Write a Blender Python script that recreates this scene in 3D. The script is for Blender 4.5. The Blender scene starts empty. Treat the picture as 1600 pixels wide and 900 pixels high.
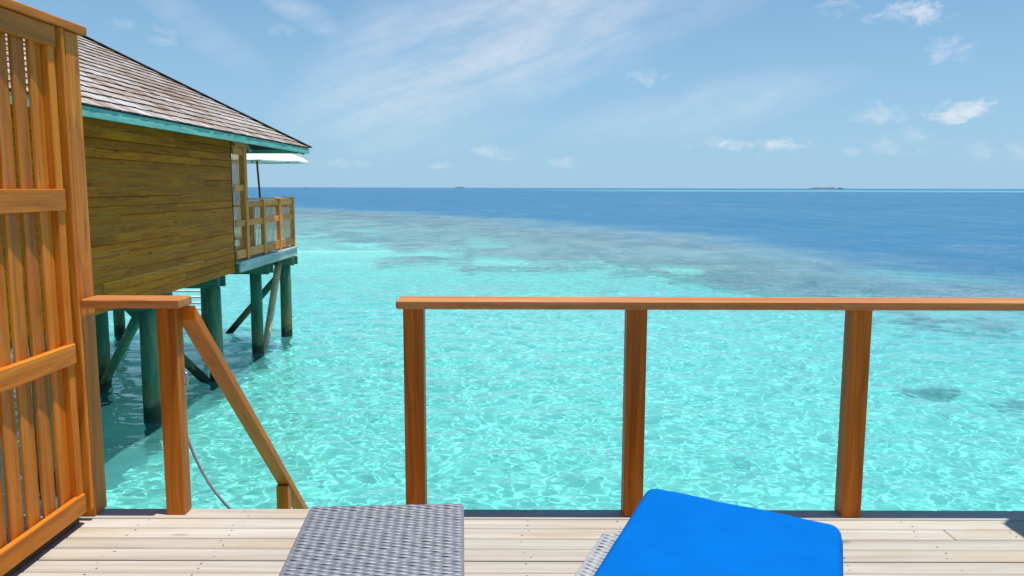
import bpy, bmesh, math, random
import numpy as np
from mathutils import Vector, Matrix, noise as mnoise

random.seed(7)
rng = np.random.default_rng(11)
R = math.radians
scene = bpy.context.scene
col = scene.collection

# ------------------------------------------------------------------ camera
cam_d = bpy.data.cameras.new('camera')
cam = bpy.data.objects.new('camera', cam_d)
col.objects.link(cam)
cam.location = (0, 0, 1.5)
cam.rotation_euler = (Matrix.Rotation(R(90 - 7.13), 3, 'X') @ Matrix.Rotation(R(0.14), 3, 'Z')).to_euler()
cam_d.sensor_width = 36
cam_d.lens = 1253 / 1600 * 36
cam_d.clip_start = 0.05
cam_d.clip_end = 90000
scene.camera = cam

# ------------------------------------------------------------------ sun, sky, exposure
SUN_DIR = Vector((0.19, -0.045, 1.0)).normalized()
elev = math.asin(SUN_DIR.z)
sun_d = bpy.data.lights.new('sun', 'SUN')
sun_d.energy = 4.4
sun_d.angle = R(0.53)
sun_d.color = (1.0, 0.95, 0.87)
sun = bpy.data.objects.new('sun', sun_d)
col.objects.link(sun)
sun.rotation_euler = SUN_DIR.to_track_quat('Z', 'Y').to_euler()
sun_d.cycles.is_caustics_light = True

scene.view_settings.view_transform = 'Standard'
scene.view_settings.look = 'None'
scene.view_settings.exposure = 0.25
scene.view_settings.gamma = 1
scene.cycles.use_denoising = True
scene.cycles.max_bounces = 10
scene.cycles.sample_clamp_indirect = 6
scene.cycles.sample_clamp_direct = 12


class NT:
    """small helper for writing node trees"""
    def __init__(self, tree):
        self.t = tree
        self.n = tree.nodes
        self.l = tree.links

    def set(self, sock, v):
        if isinstance(v, bpy.types.NodeSocket):
            self.l.new(v, sock)
        elif v is not None:
            if hasattr(sock, 'default_value'):
                try:
                    sock.default_value = v
                except Exception:
                    if isinstance(v, (tuple, list)) and len(v) == 3:
                        sock.default_value = (*v, 1)
                    else:
                        sock.default_value = (v, v, v)

    def add(self, kind, ins=None, **props):
        nd = self.n.new(kind)
        for k, v in props.items():
            setattr(nd, k, v)
        for k, v in (ins or {}).items():
            self.set(nd.inputs[k], v)
        return nd

    def m(self, op, a, b=None, c=None, clamp=False):
        nd = self.n.new('ShaderNodeMath')
        nd.operation = op
        nd.use_clamp = clamp
        self.set(nd.inputs[0], a)
        if b is not None: self.set(nd.inputs[1], b)
        if c is not None: self.set(nd.inputs[2], c)
        return nd.outputs[0]

    def v(self, op, a, b=None):
        nd = self.n.new('ShaderNodeVectorMath')
        nd.operation = op
        self.set(nd.inputs[0], a)
        if b is not None: self.set(nd.inputs[1], b)
        return nd.outputs['Value'] if op in ('DOT_PRODUCT', 'LENGTH', 'DISTANCE') else nd.outputs[0]

    def mapr(self, x, a, b, c=0.0, d=1.0, smooth=True):
        nd = self.n.new('ShaderNodeMapRange')
        nd.interpolation_type = 'SMOOTHSTEP' if smooth else 'LINEAR'
        for i, q in enumerate((x, a, b, c, d)): self.set(nd.inputs[i], q)
        return nd.outputs[0]

    def mix(self, f, a, b, blend='MIX'):
        nd = self.n.new('ShaderNodeMix')
        nd.data_type = 'RGBA'
        nd.blend_type = blend
        self.set(nd.inputs[0], f)
        self.set(nd.inputs[6], a if isinstance(a, bpy.types.NodeSocket) else (*a, 1))
        self.set(nd.inputs[7], b if isinstance(b, bpy.types.NodeSocket) else (*b, 1))
        return nd.outputs[2]

    def noise(self, vec, scale, detail=3, rough=0.5, dist=0.0):
        nd = self.add('ShaderNodeTexNoise', {'Vector': vec, 'Scale': scale, 'Detail': detail, 'Roughness': rough, 'Distortion': dist})
        return nd.outputs[0]

    def ramp(self, f, stops):
        nd = self.n.new('ShaderNodeValToRGB')
        e = nd.color_ramp.elements
        while len(e) < len(stops): e.new(0.5)
        for q, (p, c) in zip(e, stops):
            q.position = p
            q.color = (*c, 1)
        self.set(nd.inputs[0], f)
        return nd.outputs[0]

    def mapping(self, vec, scale=(1, 1, 1), rot=(0, 0, 0), loc=(0, 0, 0)):
        nd = self.add('ShaderNodeMapping', {'Vector': vec})
        nd.inputs['Scale'].default_value = scale
        nd.inputs['Rotation'].default_value = rot
        nd.inputs['Location'].default_value = loc
        return nd.outputs[0]


SKY_STRENGTH = 0.089
SKY_TINT = (0.55, 0.90, 1.10)
HAZE = (3.5, 5.6, 7.5)
CLOUD = (7.4, 8.0, 8.7)

# world: Nishita sky with thin cirrus and small fair-weather clouds
world = bpy.data.worlds.new('World')
scene.world = world
world.use_nodes = True
W = NT(world.node_tree)
W.n.clear()
sky = W.add('ShaderNodeTexSky', sky_type='NISHITA', sun_disc=False)
sky.sun_elevation = elev
sky.sun_rotation = math.atan2(SUN_DIR.x, SUN_DIR.y)
sky.altitude = 0
sky.air_density = 1.0
sky.dust_density = 0.1
sky.ozone_density = 2.5
gen = W.add('ShaderNodeTexCoord').outputs['Generated']
sep = W.add('ShaderNodeSeparateXYZ', {0: gen})
dx, dy, dz = sep.outputs[0], sep.outputs[1], sep.outputs[2]
# look-up for the wisps: azimuth / elevation, so that clouds run on all round the horizon
az = W.m('ARCTAN2', dx, dy)
el = W.m('ARCSINE', dz)
azel = W.add('ShaderNodeCombineXYZ', {0: az, 1: el, 2: 0.0}).outputs[0]


nz_fine = W.noise(W.mapping(azel, scale=(1.0, 1.7, 1)), 34.0, 8, 0.66, 0.3)
nz_wob = W.noise(azel, 6.0, 3)
rot20 = W.add('ShaderNodeVectorRotate', {'Vector': azel, 'Angle': R(-20)}, rotation_type='Z_AXIS').outputs[0]
nz_streak = W.noise(W.mapping(rot20, scale=(4.5, 30, 1)), 1.0, 6, 0.6, 0.6)
wob = W.m('MULTIPLY_ADD', nz_wob, 1.4, -0.7)


def D(px, py):
    """compass direction of a cloud"""
    u = (px - 800) / 1253; v = (450 - py) / 1253; p = R(7.13)
    x, y, z = u, math.cos(p) + v * math.sin(p), -math.sin(p) + v * math.cos(p)
    return math.atan2(x, y), math.atan2(z, math.hypot(x, y))


def envelope(az0, el0, ang, s1, s2, wobble):
    """1 at the cloud's centre falling to 0 at its rim; ang tilts the long axis"""
    ca, sa = math.cos(ang), math.sin(ang)
    a = W.m('MULTIPLY_ADD', az, ca / s1, W.m('MULTIPLY_ADD', el, sa / s1, -(az0 * ca + el0 * sa) / s1))
    b = W.m('MULTIPLY_ADD', az, -sa / s2, W.m('MULTIPLY_ADD', el, ca / s2, (az0 * sa - el0 * ca) / s2))
    if wobble: b = W.m('ADD', b, wob)
    r = W.m('MULTIPLY_ADD', a, a, W.m('MULTIPLY', b, b))
    return W.m('SUBTRACT', 1.0, r, clamp=True)


def biggest(lst):
    t = lst[0]
    for q in lst[1:]: t = W.m('MAXIMUM', t, q)
    return t


# cirrus: the broad streak and the thin ones; long soft fibres
ci = []
for (px, py, ang, s1, s2, amp) in ((800, 50, 20, .32, .095, .80), (640, 125, 24, .17, .045, .36), (1090, 172, 10, .20, .036, .36),
                                   (680, 205, 8, .15, .03, .16), (310, 50, -32, .10, .026, .26), (470, 20, -25, .06, .018, .5), (1000, 20, 12, .2, .05, .3)):
    ci.append(W.m('MULTIPLY', envelope(*D(px, py), R(ang), s1, s2, True), amp))
cirrus = W.m('MULTIPLY', biggest(ci), W.mapr(nz_streak, 0.08, 0.78))
cirrus = W.m('MULTIPLY', cirrus, W.mapr(nz_fine, 0.1, 0.75, 0.55, 1.0))
# small fair-weather clouds: ragged puffs
cu, ca_ = [], []
for (px, py, s1, s2, amp) in (
        (253, 56, .034, .022, .42), (438, 47, .03, .014, .32), (180, 40, .03, .014, .28), (521, 196, .034, .016, .62),
        (1008, 119, .046, .019, .6), (1425, 18, .070, .026, .8), (1310, 8, .042, .022, .5),
        (1478, 78, .046, .032, .62), (1502, 170, .060, .030, .95), (1365, 176, .055, .023, .6),
        (1222, 231, .07, .02, .85), (1165, 228, .045, .016, .75), (1328, 238, .026, .013, .62),
        (1415, 222, .065, .028, .45), (758, 236, .036, .015, .65), (790, 243, .056, .014, .42),
        (880, 253, .05, .013, .48), (688, 259, .024, .009, .5), (1100, 222, .055, .016, .34),
        (540, 255, .07, .012, .32), (1560, 236, .07, .022, .36), (640, 165, .024, .011, .34), (600, 68, .044, .015, .3)):
    en = envelope(*D(px, py), 0, s1 * 0.85, s2 * 0.8, False)
    cu.append(en)
    ca_.append(W.m('MULTIPLY', W.m('MULTIPLY', en, 2.2, clamp=True), amp * (0.62 if amp < 0.7 else 0.9)))
# and the same scattered kind over the rest of the horizon
rest = W.m('MULTIPLY', W.mapr(dy, 0.5, 0.2), W.m('MULTIPLY', W.mapr(el, 0.0, 0.05), W.mapr(el, 0.4, 0.2)))
more = W.m('MULTIPLY', W.mapr(nz_wob, 0.5, 0.75), rest)
cu.append(more)
ca_.append(W.m('MULTIPLY', more, 0.8))
puff = W.m('ADD', biggest(cu), W.m('MULTIPLY_ADD', nz_fine, 3.4, -1.85))
cumulus = W.m('MULTIPLY', W.mapr(puff, 0.30, 1.25), W.m('MULTIPLY', biggest(ca_), 0.95, clamp=True))
tot = W.m('MAXIMUM', cirrus, cumulus)
tot = W.m('MULTIPLY', tot, W.mapr(dz, -0.01, 0.02), clamp=True)
clear = W.mix(1.0, sky.outputs[0], SKY_TINT, 'MULTIPLY')
# marine haze: the sky pales evenly towards the horizon, all round
haze_f = W.m('POWER', W.mapr(el, 0.50, 0.0, smooth=False), 1.45)
hazed = W.mix(W.m('MULTIPLY', haze_f, 0.92), clear, HAZE)
withcl = W.mix(tot, hazed, CLOUD)
bg = W.add('ShaderNodeBackground', {'Color': withcl, 'Strength': SKY_STRENGTH})
W.l.new(bg.outputs[0], W.add('ShaderNodeOutputWorld').inputs[0])

# ------------------------------------------------------------------ object helpers
WM = {}


def place(o, w, parent=None):
    WM[o.name] = w
    if parent is not None:
        o.parent = parent
        o.matrix_basis = WM[parent.name].inverted() @ w
    else:
        o.matrix_basis = w
    return o


def obj(name, mesh, parent=None, w=None):
    o = bpy.data.objects.new(name, mesh)
    col.objects.link(o)
    return place(o, w if w is not None else Matrix.Identity(4), parent)


def tag(o, label=None, cat=None, group=None, kind=None):
    if label: o['label'] = label
    if cat: o['category'] = cat
    if group: o['group'] = group
    if kind: o['kind'] = kind
    return o


def thing(name, label, cat, loc, group=None, rz=0):
    o = bpy.data.objects.new(name, None)
    o.empty_display_size = 0.2
    col.objects.link(o)
    place(o, Matrix.Translation(loc) @ Matrix.Rotation(rz, 4, 'Z'))
    return tag(o, label, cat, group)


CACHE = {}


def box_mesh(name, l, w, h, bev, mat, seg=1):
    key = (name, round(l, 4), round(w, 4), round(h, 4), bev, mat.name, seg)
    if key in CACHE:
        return CACHE[key]
    bm = bmesh.new()
    bmesh.ops.create_cube(bm, size=1)
    bmesh.ops.scale(bm, vec=(l, w, h), verts=bm.verts)
    if bev:
        bmesh.ops.bevel(bm, geom=bm.edges[:], offset=bev, segments=seg, affect='EDGES', profile=0.6)
    me = bpy.data.meshes.new(name)
    bm.to_mesh(me)
    bm.free()
    me.materials.append(mat)
    if seg > 1:
        me.shade_smooth()
    CACHE[key] = me
    return me


def beam(name, p0, p1, w, h, mat, parent=None, up=(0, 0, 1), bev=0.003, twist=0.0):
    """timber from p0 to p1: local x along its length, w sideways, h along up"""
    p0, p1 = Vector(p0), Vector(p1)
    x = (p1 - p0).normalized()
    z = Vector(up)
    z = (z - x * z.dot(x)).normalized()
    y = z.cross(x)
    rot = Matrix((x, y, z)).transposed().to_4x4()
    if twist:
        rot = rot @ Matrix.Rotation(twist, 4, 'X')
    me = box_mesh(name, (p1 - p0).length, w, h, bev, mat)
    return obj(name, me, parent, Matrix.Translation((p0 + p1) / 2) @ rot)


def box(name, x0, x1, y0, y1, z0, z1, mat, parent=None, bev=0.003):
    """axis-aligned timber given by its extents; grain along its longest side"""
    d = (x1 - x0, y1 - y0, z1 - z0)
    c = Vector(((x0 + x1) / 2, (y0 + y1) / 2, (z0 + z1) / 2))
    i = d.index(max(d))
    if i == 0:
        return beam(name, (x0, c.y, c.z), (x1, c.y, c.z), d[1], d[2], mat, parent, (0, 0, 1), bev)
    if i == 1:
        return beam(name, (c.x, y0, c.z), (c.x, y1, c.z), d[0], d[2], mat, parent, (0, 0, 1), bev)
    return beam(name, (c.x, c.y, z0), (c.x, c.y, z1), d[0], d[1], mat, parent, (0, 1, 0), bev)


def mesh_from(name, verts, faces, mat, smooth=False):
    me = bpy.data.meshes.new(name)
    me.from_pydata([tuple(v) for v in verts], [], faces)
    me.update()
    me.materials.append(mat)
    if smooth:
        me.shade_smooth()
    return me


def tube_mesh(name, pts, radii, mat, n=12, cap=True, jitter=0.0):
    verts, faces = [], []
    pts = [Vector(p) for p in pts]
    for i, p in enumerate(pts):
        t = (pts[min(i + 1, len(pts) - 1)] - pts[max(i - 1, 0)]).normalized()
        a = t.cross(Vector((0, 1, 0)))
        if a.length < 0.2: a = t.cross(Vector((1, 0, 0)))
        a.normalize()
        b = t.cross(a)
        r = radii[i] if isinstance(radii, (list, tuple)) else radii
        for k in range(n):
            th = 2 * math.pi * k / n
            rr = r * (1 + jitter * random.uniform(-1, 1))
            verts.append(p + a * (math.cos(th) * rr) + b * (math.sin(th) * rr))
    for i in range(len(pts) - 1):
        for k in range(n):
            k2 = (k + 1) % n
            faces.append((i * n + k, i * n + k2, (i + 1) * n + k2, (i + 1) * n + k))
    if cap:
        faces.append(tuple(range(n))[::-1])
        faces.append(tuple((len(pts) - 1) * n + k for k in range(n)))
    return mesh_from(name, verts, faces, mat, True)


# ------------------------------------------------------------------ materials
def new_mat(name):
    m = bpy.data.materials.new(name)
    m.use_nodes = True
    t = NT(m.node_tree)
    t.n.clear()
    out = t.add('ShaderNodeOutputMaterial')
    return m, t, out


def wood(name, dark, mid, light, rough=0.5, along=1.2, across=22, tone=0.35, knots=0.0, bump=0.25, coat=0.0,
         stain=None, stain_amt=0.0, stain_scale=2.0, hue=0.0, spec=0.18, warpk=5.0, axis='X', tide=False):
    m, t, out = new_mat(name)
    tc = t.add('ShaderNodeTexCoord').outputs['Object']
    rnd = t.add('ShaderNodeObjectInfo').outputs['Random']
    if axis == 'Z':
        q = t.add('ShaderNodeSeparateXYZ', {0: tc})
        tc = t.add('ShaderNodeCombineXYZ', {0: q.outputs[2], 1: q.outputs[0], 2: q.outputs[1]}).outputs[0]
    off = t.v('SCALE', (37.0, 11.0, 53.0)); off.node.inputs['Scale'].default_value = 1
    t.l.new(rnd, off.node.inputs['Scale'])
    p = t.v('ADD', tc, off)
    warp = t.noise(t.mapping(p, scale=(0.7, 3, 3)), 1.6, 2)
    pw = t.v('ADD', t.mapping(p, scale=(along, across, across)),
             t.add('ShaderNodeCombineXYZ', {0: 0.0, 1: t.m('MULTIPLY', warp, warpk), 2: t.m('MULTIPLY', warp, warpk * 0.6)}).outputs[0])
    g1 = t.noise(pw, 1.0, 5, 0.6)
    g2 = t.noise(t.mapping(p, scale=(along * 3, across * 7, across * 7)), 1.0, 3, 0.6)
    g = t.m('ADD', t.m('MULTIPLY', g1, 0.75), t.m('MULTIPLY', g2, 0.25))
    c = t.ramp(g, [(0.30, dark), (0.5, mid), (0.68, light)])
    if stain:
        s = t.mapr(t.noise(t.mapping(p, scale=(0.6, 1.6, 1.6)), stain_scale, 4, 0.6), 0.48, 0.72)
        c = t.mix(t.m('MULTIPLY', s, stain_amt), c, stain)
    if knots:
        kv = t.add('ShaderNodeTexVoronoi', {'Vector': t.mapping(p, scale=(1.6, 4.2, 4.2)), 'Scale': 1.0}, feature='F1')
        kd = t.mapr(kv.outputs['Distance'], 0.12, 0.05)
        has = t.m('GREATER_THAN', t.add('ShaderNodeSeparateColor', {0: kv.outputs['Color']}).outputs[0], 0.45)
        c = t.mix(t.m('MULTIPLY', t.m('MULTIPLY', kd, has), knots), c, tuple(q * 0.35 for q in dark))
    if tide:
        # algae and wet wood near the waterline
        wz = t.add('ShaderNodeSeparateXYZ', {0: t.add('ShaderNodeNewGeometry').outputs['Position']}).outputs[2]
        lvl = t.m('ADD', wz, t.m('MULTIPLY_ADD', t.noise(p, 7.0, 4, 0.6), 0.5, -0.25))
        c = t.mix(t.m('MULTIPLY', t.mapr(lvl, -1.35, -1.95), 0.45), c, (.20, .15, .05))
        c = t.mix(t.m('MULTIPLY', t.mapr(lvl, -1.92, -2.08), 0.9), c, (.014, .030, .018))
    hs = t.add('ShaderNodeHueSaturation', {'Color': c})
    t.l.new(t.m('MULTIPLY_ADD', rnd, tone, 1 - tone / 2), hs.inputs['Value'])
    if hue:
        r2 = t.m('FRACT', t.m('MULTIPLY', rnd, 17.3))
        t.l.new(t.m('MULTIPLY_ADD', r2, hue, 0.5 - hue / 2), hs.inputs['Hue'])
        t.l.new(t.m('MULTIPLY_ADD', t.m('FRACT', t.m('MULTIPLY', rnd, 7.7)), 0.5, 0.75), hs.inputs['Saturation'])
    bs = t.add('ShaderNodeBsdfPrincipled', {'Base Color': hs.outputs[0]})
    t.l.new(t.m('MULTIPLY_ADD', g1, 0.25, rough - 0.12), bs.inputs['Roughness'])
    bs.inputs['Coat Weight'].default_value = coat
    bs.inputs['Specular IOR Level'].default_value = spec
    bs.inputs['Coat Roughness'].default_value = 0.3
    bp = t.add('ShaderNodeBump', {'Height': g, 'Strength': bump, 'Distance': 0.004})
    t.l.new(bp.outputs[0], bs.inputs['Normal'])
    t.l.new(bs.outputs[0], out.inputs[0])
    return m


def plain(name, c, rough=0.5, metal=0.0, var=0.15, scale=12.0, bump=0.1, spec=0.5):
    m, t, out = new_mat(name)
    tc = t.add('ShaderNodeTexCoord').outputs['Object']
    n = t.noise(tc, scale, 4, 0.6)
    cc = t.mix(n, tuple(q * (1 - var) for q in c), tuple(min(1, q * (1 + var)) for q in c))
    bs = t.add('ShaderNodeBsdfPrincipled', {'Base Color': cc, 'Roughness': rough, 'Metallic': metal})
    bs.inputs['Specular IOR Level'].default_value = spec
    bp = t.add('ShaderNodeBump', {'Height': n, 'Strength': bump, 'Distance': 0.003})
    t.l.new(bp.outputs[0], bs.inputs['Normal'])
    t.l.new(bs.outputs[0], out.inputs[0])
    return m


CEDAR = wood('cedar', (.30, .075, .006), (.55, .165, .013), (.72, .26, .028), 0.45, 0.8, 26, 0.34, 0.45, 0.2)
CEDAR_RAIL = wood('cedar_handrail', (.38, .12, .025), (.53, .20, .055), (.66, .30, .11), 0.5, 0.9, 20, 0.15, 0.15, 0.2)
CEDAR_POST = wood('cedar_post', (.26, .060, .004), (.48, .122, .008), (.62, .18, .015), 0.45, 0.7, 30, 0.2, 0.45, 0.2)
STAIRWOOD = wood('stair_timber', (.42, .095, .004), (.60, .15, .005), (.72, .20, .010), 0.5, 0.8, 20, 0.12, 0.3, 0.2)
PLANK = wood('bleached_planks', (.33, .285, .23), (.46, .42, .36), (.55, .52, .46), 0.6, 0.5, 18, 0.16, 0.6, 0.35,
             stain=(.44, .33, .20), stain_amt=0.45, stain_scale=2.2, warpk=1.6)
CLAP = wood('clapboard_wood', (.30, .060, .001), (.52, .130, .001), (.68, .20, .003), 0.55, 0.7, 20, 0.36, 0.8, 0.4,
            stain=(.24, .062, .002), stain_amt=0.4, stain_scale=1.3, spec=0.08)
TEAL = wood('teal_painted_wood', (.10, .33, .26), (.17, .44, .36), (.26, .55, .46), 0.55, 1.2, 14, 0.25, 0.35, 0.3, 0.0,
            stain=(.08, .33, .38), stain_amt=0.5)
PILE = wood('teal_treated_pile', (.022, .10, .062), (.045, .175, .11), (.10, .27, .17), 0.6, 0.8, 9, 0.2, 0.7, 0.35, 0.0,
            stain=(.32, .25, .10), stain_amt=0.4, stain_scale=1.2)
PILEZ = wood('teal_treated_log', (.022, .10, .062), (.045, .175, .11), (.10, .27, .17), 0.6, 0.8, 11, 0.25, 0.5, 0.5, 0.0,
             stain=(.32, .25, .10), stain_amt=0.45, stain_scale=1.4, axis='Z', tide=True)
PALELOG = wood('bleached_log', (.40, .27, .14), (.60, .44, .26), (.70, .56, .38), 0.6, 0.9, 9, 0.1, 0.8, 0.35, 0.0,
               stain=(.12, .24, .15), stain_amt=0.3)
VILLAWOOD = wood('villa_timber', (.54, .145, .02), (.76, .245, .045), (.84, .36, .10), 0.5, 1.0, 16, 0.3, 0.2, 0.2)
WHITEWOOD = wood('whitewashed_tread', (.45, .46, .44), (.60, .62, .60), (.72, .74, .72), 0.55, 1.0, 16, 0.15, 0.2, 0.2)
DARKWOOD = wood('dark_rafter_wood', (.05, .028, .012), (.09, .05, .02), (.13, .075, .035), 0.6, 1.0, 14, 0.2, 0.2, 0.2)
GREYEDGE = wood('grey_deck_edge', (.24, .31, .28), (.40, .48, .45), (.54, .60, .57), 0.6, 1.0, 14, 0.2, 0.3, 0.3)
SCREW = plain('rusty_screw', (.10, .045, .025), 0.6, 0.3)
STEEL = plain('galvanised_steel', (.5, .5, .5), 0.35, 0.9)
HOSE = plain('grey_hose_rubber', (.28, .30, .32), 0.45)
CANVAS = plain('white_canvas', (.82, .82, .78), 0.8, 0, 0.04, 6)
DARKMETAL = plain('dark_fittings', (.05, .05, .05), 0.5)
POLEWOOD = plain('parasol_pole_wood', (.16, .07, .04), 0.5)
WHITEPLASTIC = plain('white_plastic', (.8, .8, .8), 0.4, 0, 0.03)
ISLE = plain('hazed_island_trees', (.13, .20, .23), 0.9, 0, 0.3, 0.05)  # blue-grey trees: the distance haze is put into their colour
ISLESAND = plain('island_sand', (.5, .45, .36), 0.9, 0, 0.1, 0.1)
BOATHULL = plain('boat_hull', (.08, .12, .2), 0.5)


def shingle_mat():
    m, t, out = new_mat('weathered_shingles')
    geo = t.add('ShaderNodeNewGeometry')
    rnd = t.m('FRACT', t.m('ADD', t.m('MULTIPLY', t.add('ShaderNodeObjectInfo').outputs['Random'], 3.7), geo.outputs['Random Per Island']))
    pos = geo.outputs['Position']
    big = t.noise(t.mapping(pos, scale=(0.8, 0.35, 0.8)), 1.0, 3, 0.55)
    f = t.m('ADD', t.m('MULTIPLY', rnd, 0.55), t.m('MULTIPLY_ADD', big, 1.3, -0.42))
    c = t.ramp(f, [(0.10, (.22, .13, .09)), (0.30, (.33, .22, .155)), (0.48, (.40, .33, .28)), (0.68, (.475, .435, .405)), (0.95, (.58, .56, .54))])
    tc = t.add('ShaderNodeTexCoord').outputs['Object']
    g = t.noise(t.mapping(pos, scale=(4, 40, 4)), 1.0, 4, 0.65)
    c = t.mix(t.m('MULTIPLY', t.mapr(g, 0.45, 0.75), 0.35), c, (.16, .11, .09))
    bs = t.add('ShaderNodeBsdfPrincipled', {'Base Color': c, 'Roughness': 0.75})
    bp = t.add('ShaderNodeBump', {'Height': g, 'Strength': 0.4, 'Distance': 0.006})
    t.l.new(bp.outputs[0], bs.inputs['Normal'])
    t.l.new(bs.outputs[0], out.inputs[0])
    return m


SHINGLE = shingle_mat()
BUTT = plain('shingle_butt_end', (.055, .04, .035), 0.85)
ROOFBASE = plain('roof_boarding', (.05, .035, .025), 0.8)


def wicker_mat(name, c1, c2, rough):
    m, t, out = new_mat(name)
    tc = t.add('ShaderNodeTexCoord').outputs['Object']
    geo = t.add('ShaderNodeNewGeometry')
    n = t.noise(tc, 35, 3)
    f = t.m('MULTIPLY_ADD', geo.outputs['Random Per Island'], 0.5, t.m('MULTIPLY', n, 0.5))
    c = t.mix(f, c1, c2)
    bs = t.add('ShaderNodeBsdfPrincipled', {'Base Color': c, 'Roughness': rough})
    t.l.new(bs.outputs[0], out.inputs[0])
    return m


WICKER = wicker_mat('grey_rattan', (.11, .122, .148), (.225, .24, .28), 0.45)
WICKER_PALE = wicker_mat('pale_rattan', (.27, .29, .315), (.40, .42, .445), 0.5)
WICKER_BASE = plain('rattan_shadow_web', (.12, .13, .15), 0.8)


def fabric_mat():
    m, t, out = new_mat('blue_fabric')
    tc = t.add('ShaderNodeTexCoord').outputs['Object']
    big = t.noise(tc, 7.0, 6, 0.68)
    wx = t.add('ShaderNodeTexWave', {'Vector': tc, 'Scale': 260.0}, bands_direction='X').outputs['Fac']
    wy = t.add('ShaderNodeTexWave', {'Vector': tc, 'Scale': 260.0}, bands_direction='Y').outputs['Fac']
    wv = t.m('MULTIPLY', wx, wy)
    c = t.mix(big, (.0, .110, .42), (.0, .155, .56))
    bs = t.add('ShaderNodeBsdfPrincipled', {'Base Color': c, 'Roughness': 0.85})
    bs.inputs['Specular IOR Level'].default_value = 0.04
    h = t.m('ADD', t.m('MULTIPLY', wv, 0.15), t.noise(tc, 9.0, 3))
    bp = t.add('ShaderNodeBump', {'Height': h, 'Strength': 0.25, 'Distance': 0.012})
    t.l.new(bp.outputs[0], bs.inputs['Normal'])
    t.l.new(bs.outputs[0], out.inputs[0])
    return m


BLUE = fabric_mat()

# ------------------------------------------------------------------ sea and seabed
WATER_Z = -2.25
OUTER = np.array([(-3000, 2600), (-400, 620), (-90, 235), (-41, 154), (-9, 114.5), (6.6, 83), (15.4, 64.5), (18.9, 47.3), (21.4, 38.2), (22.0, 30), (23.5, 15), (26, -30), (60, -400)], float)
INNER = np.array([(-3000, 2400), (-400, 500), (-60, 128), (-17.6, 68), (-10.5, 55), (-3.7, 46), (1, 37.5), (5, 34), (9.3, 30), (14, 28.5), (16.0, 23), (18.5, 14), (21, -30), (50, -400)], float)


def sdist(px, py, line):
    """signed distance to a polyline, positive on the open-sea side"""
    best = np.full(px.shape, 1e12)
    sign = np.ones(px.shape)
    for (ax, ay), (bx, by) in zip(line[:-1], line[1:]):
        ex, ey = bx - ax, by - ay
        t = np.clip(((px - ax) * ex + (py - ay) * ey) / (ex * ex + ey * ey), 0, 1)
        qx, qy = px - (ax + t * ex), py - (ay + t * ey)
        d = qx * qx + qy * qy
        s = np.sign(qy * ex - qx * ey)
        m = d < best
        best = np.where(m, d, best)
        sign = np.where(m, s, sign)
    return np.sqrt(best) * sign


def sstep(x, a, b):
    t = np.clip((x - a) / (b - a), 0, 1)
    return t * t * (3 - 2 * t)


def grid_mesh(name, xs, ys, z, mat, keep=None, attrs=None, smooth=True):
    X, Y = np.meshgrid(xs, ys)
    Z = z(X, Y)
    nx, ny = len(xs), len(ys)
    i = np.arange((ny - 1) * (nx - 1))
    r, c = i // (nx - 1), i % (nx - 1)
    a = r * nx + c
    q = np.stack([a, a + 1, a + nx + 1, a + nx], 1)
    if keep is not None:
        cx = (X[:-1, :-1] + X[1:, 1:]).ravel() / 2
        cy = (Y[:-1, :-1] + Y[1:, 1:]).ravel() / 2
        q = q[keep(cx, cy)]
    me = bpy.data.meshes.new(name)
    me.vertices.add(nx * ny)
    me.vertices.foreach_set('co', np.stack([X, Y, Z], -1).astype(np.float32).ravel())
    me.loops.add(q.size)
    me.loops.foreach_set('vertex_index', q.astype(np.int32).ravel())
    me.polygons.add(len(q))
    me.polygons.foreach_set('loop_start', (np.arange(len(q)) * 4).astype(np.int32))
    me.update(calc_edges=True)
    me.validate()
    for k, fn in (attrs or {}).items():
        at = me.attributes.new(k, 'FLOAT', 'POINT')
        at.data.foreach_set('value', fn(X, Y).astype(np.float32).ravel())
    me.materials.append(mat)
    if smooth:
        me.shade_smooth()
    return me


def spread(a, b, d0, d1):
    """grid lines from a to b whose spacing grows from d0 to d1"""
    n = max(2, int(round(abs(b - a) / ((d0 + d1) / 2))))
    t = np.linspace(0, 1, n + 1)
    w = d0 + (d1 - d0) * t
    c = np.concatenate([[0], np.cumsum((w[:-1] + w[1:]) / 2)])
    return a + (b - a) * c / c[-1]


def geo_lines(a, first, ratio, end):
    out, d, v = [], first, a
    while abs(v) < end:
        v += d
        d *= ratio
        out.append(v)
    return np.array(out)


LX, LY0, LY1 = 34.0, 2.0, 48.0


def wave_height(X, Y):
    H = np.zeros_like(X)
    r = np.random.default_rng(5)
    for k in range(80):
        lam = 0.145 * (15 ** (r.random() ** 1.75))
        th = r.normal(R(75), R(48))
        amp = 0.0030 * lam ** 1.0
        kk = 2 * math.pi / lam
        H += amp * np.sin(kk * (X * math.cos(th) + Y * math.sin(th)) + r.random() * 6.283)
    return H


def lagoon_z(X, Y):
    w = sstep(LX - np.abs(X), 0, 4) * sstep(Y - LY0, 0, 1.5) * sstep(LY1 - Y, 0, 8)
    return WATER_Z + wave_height(X, Y) * w


def deep_attr(X, Y):
    return sdist(X, Y, OUTER)


def reef_attr(X, Y):
    return sdist(X, Y, INNER)


TURQ_T = (.46, .95, .955)


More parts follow.
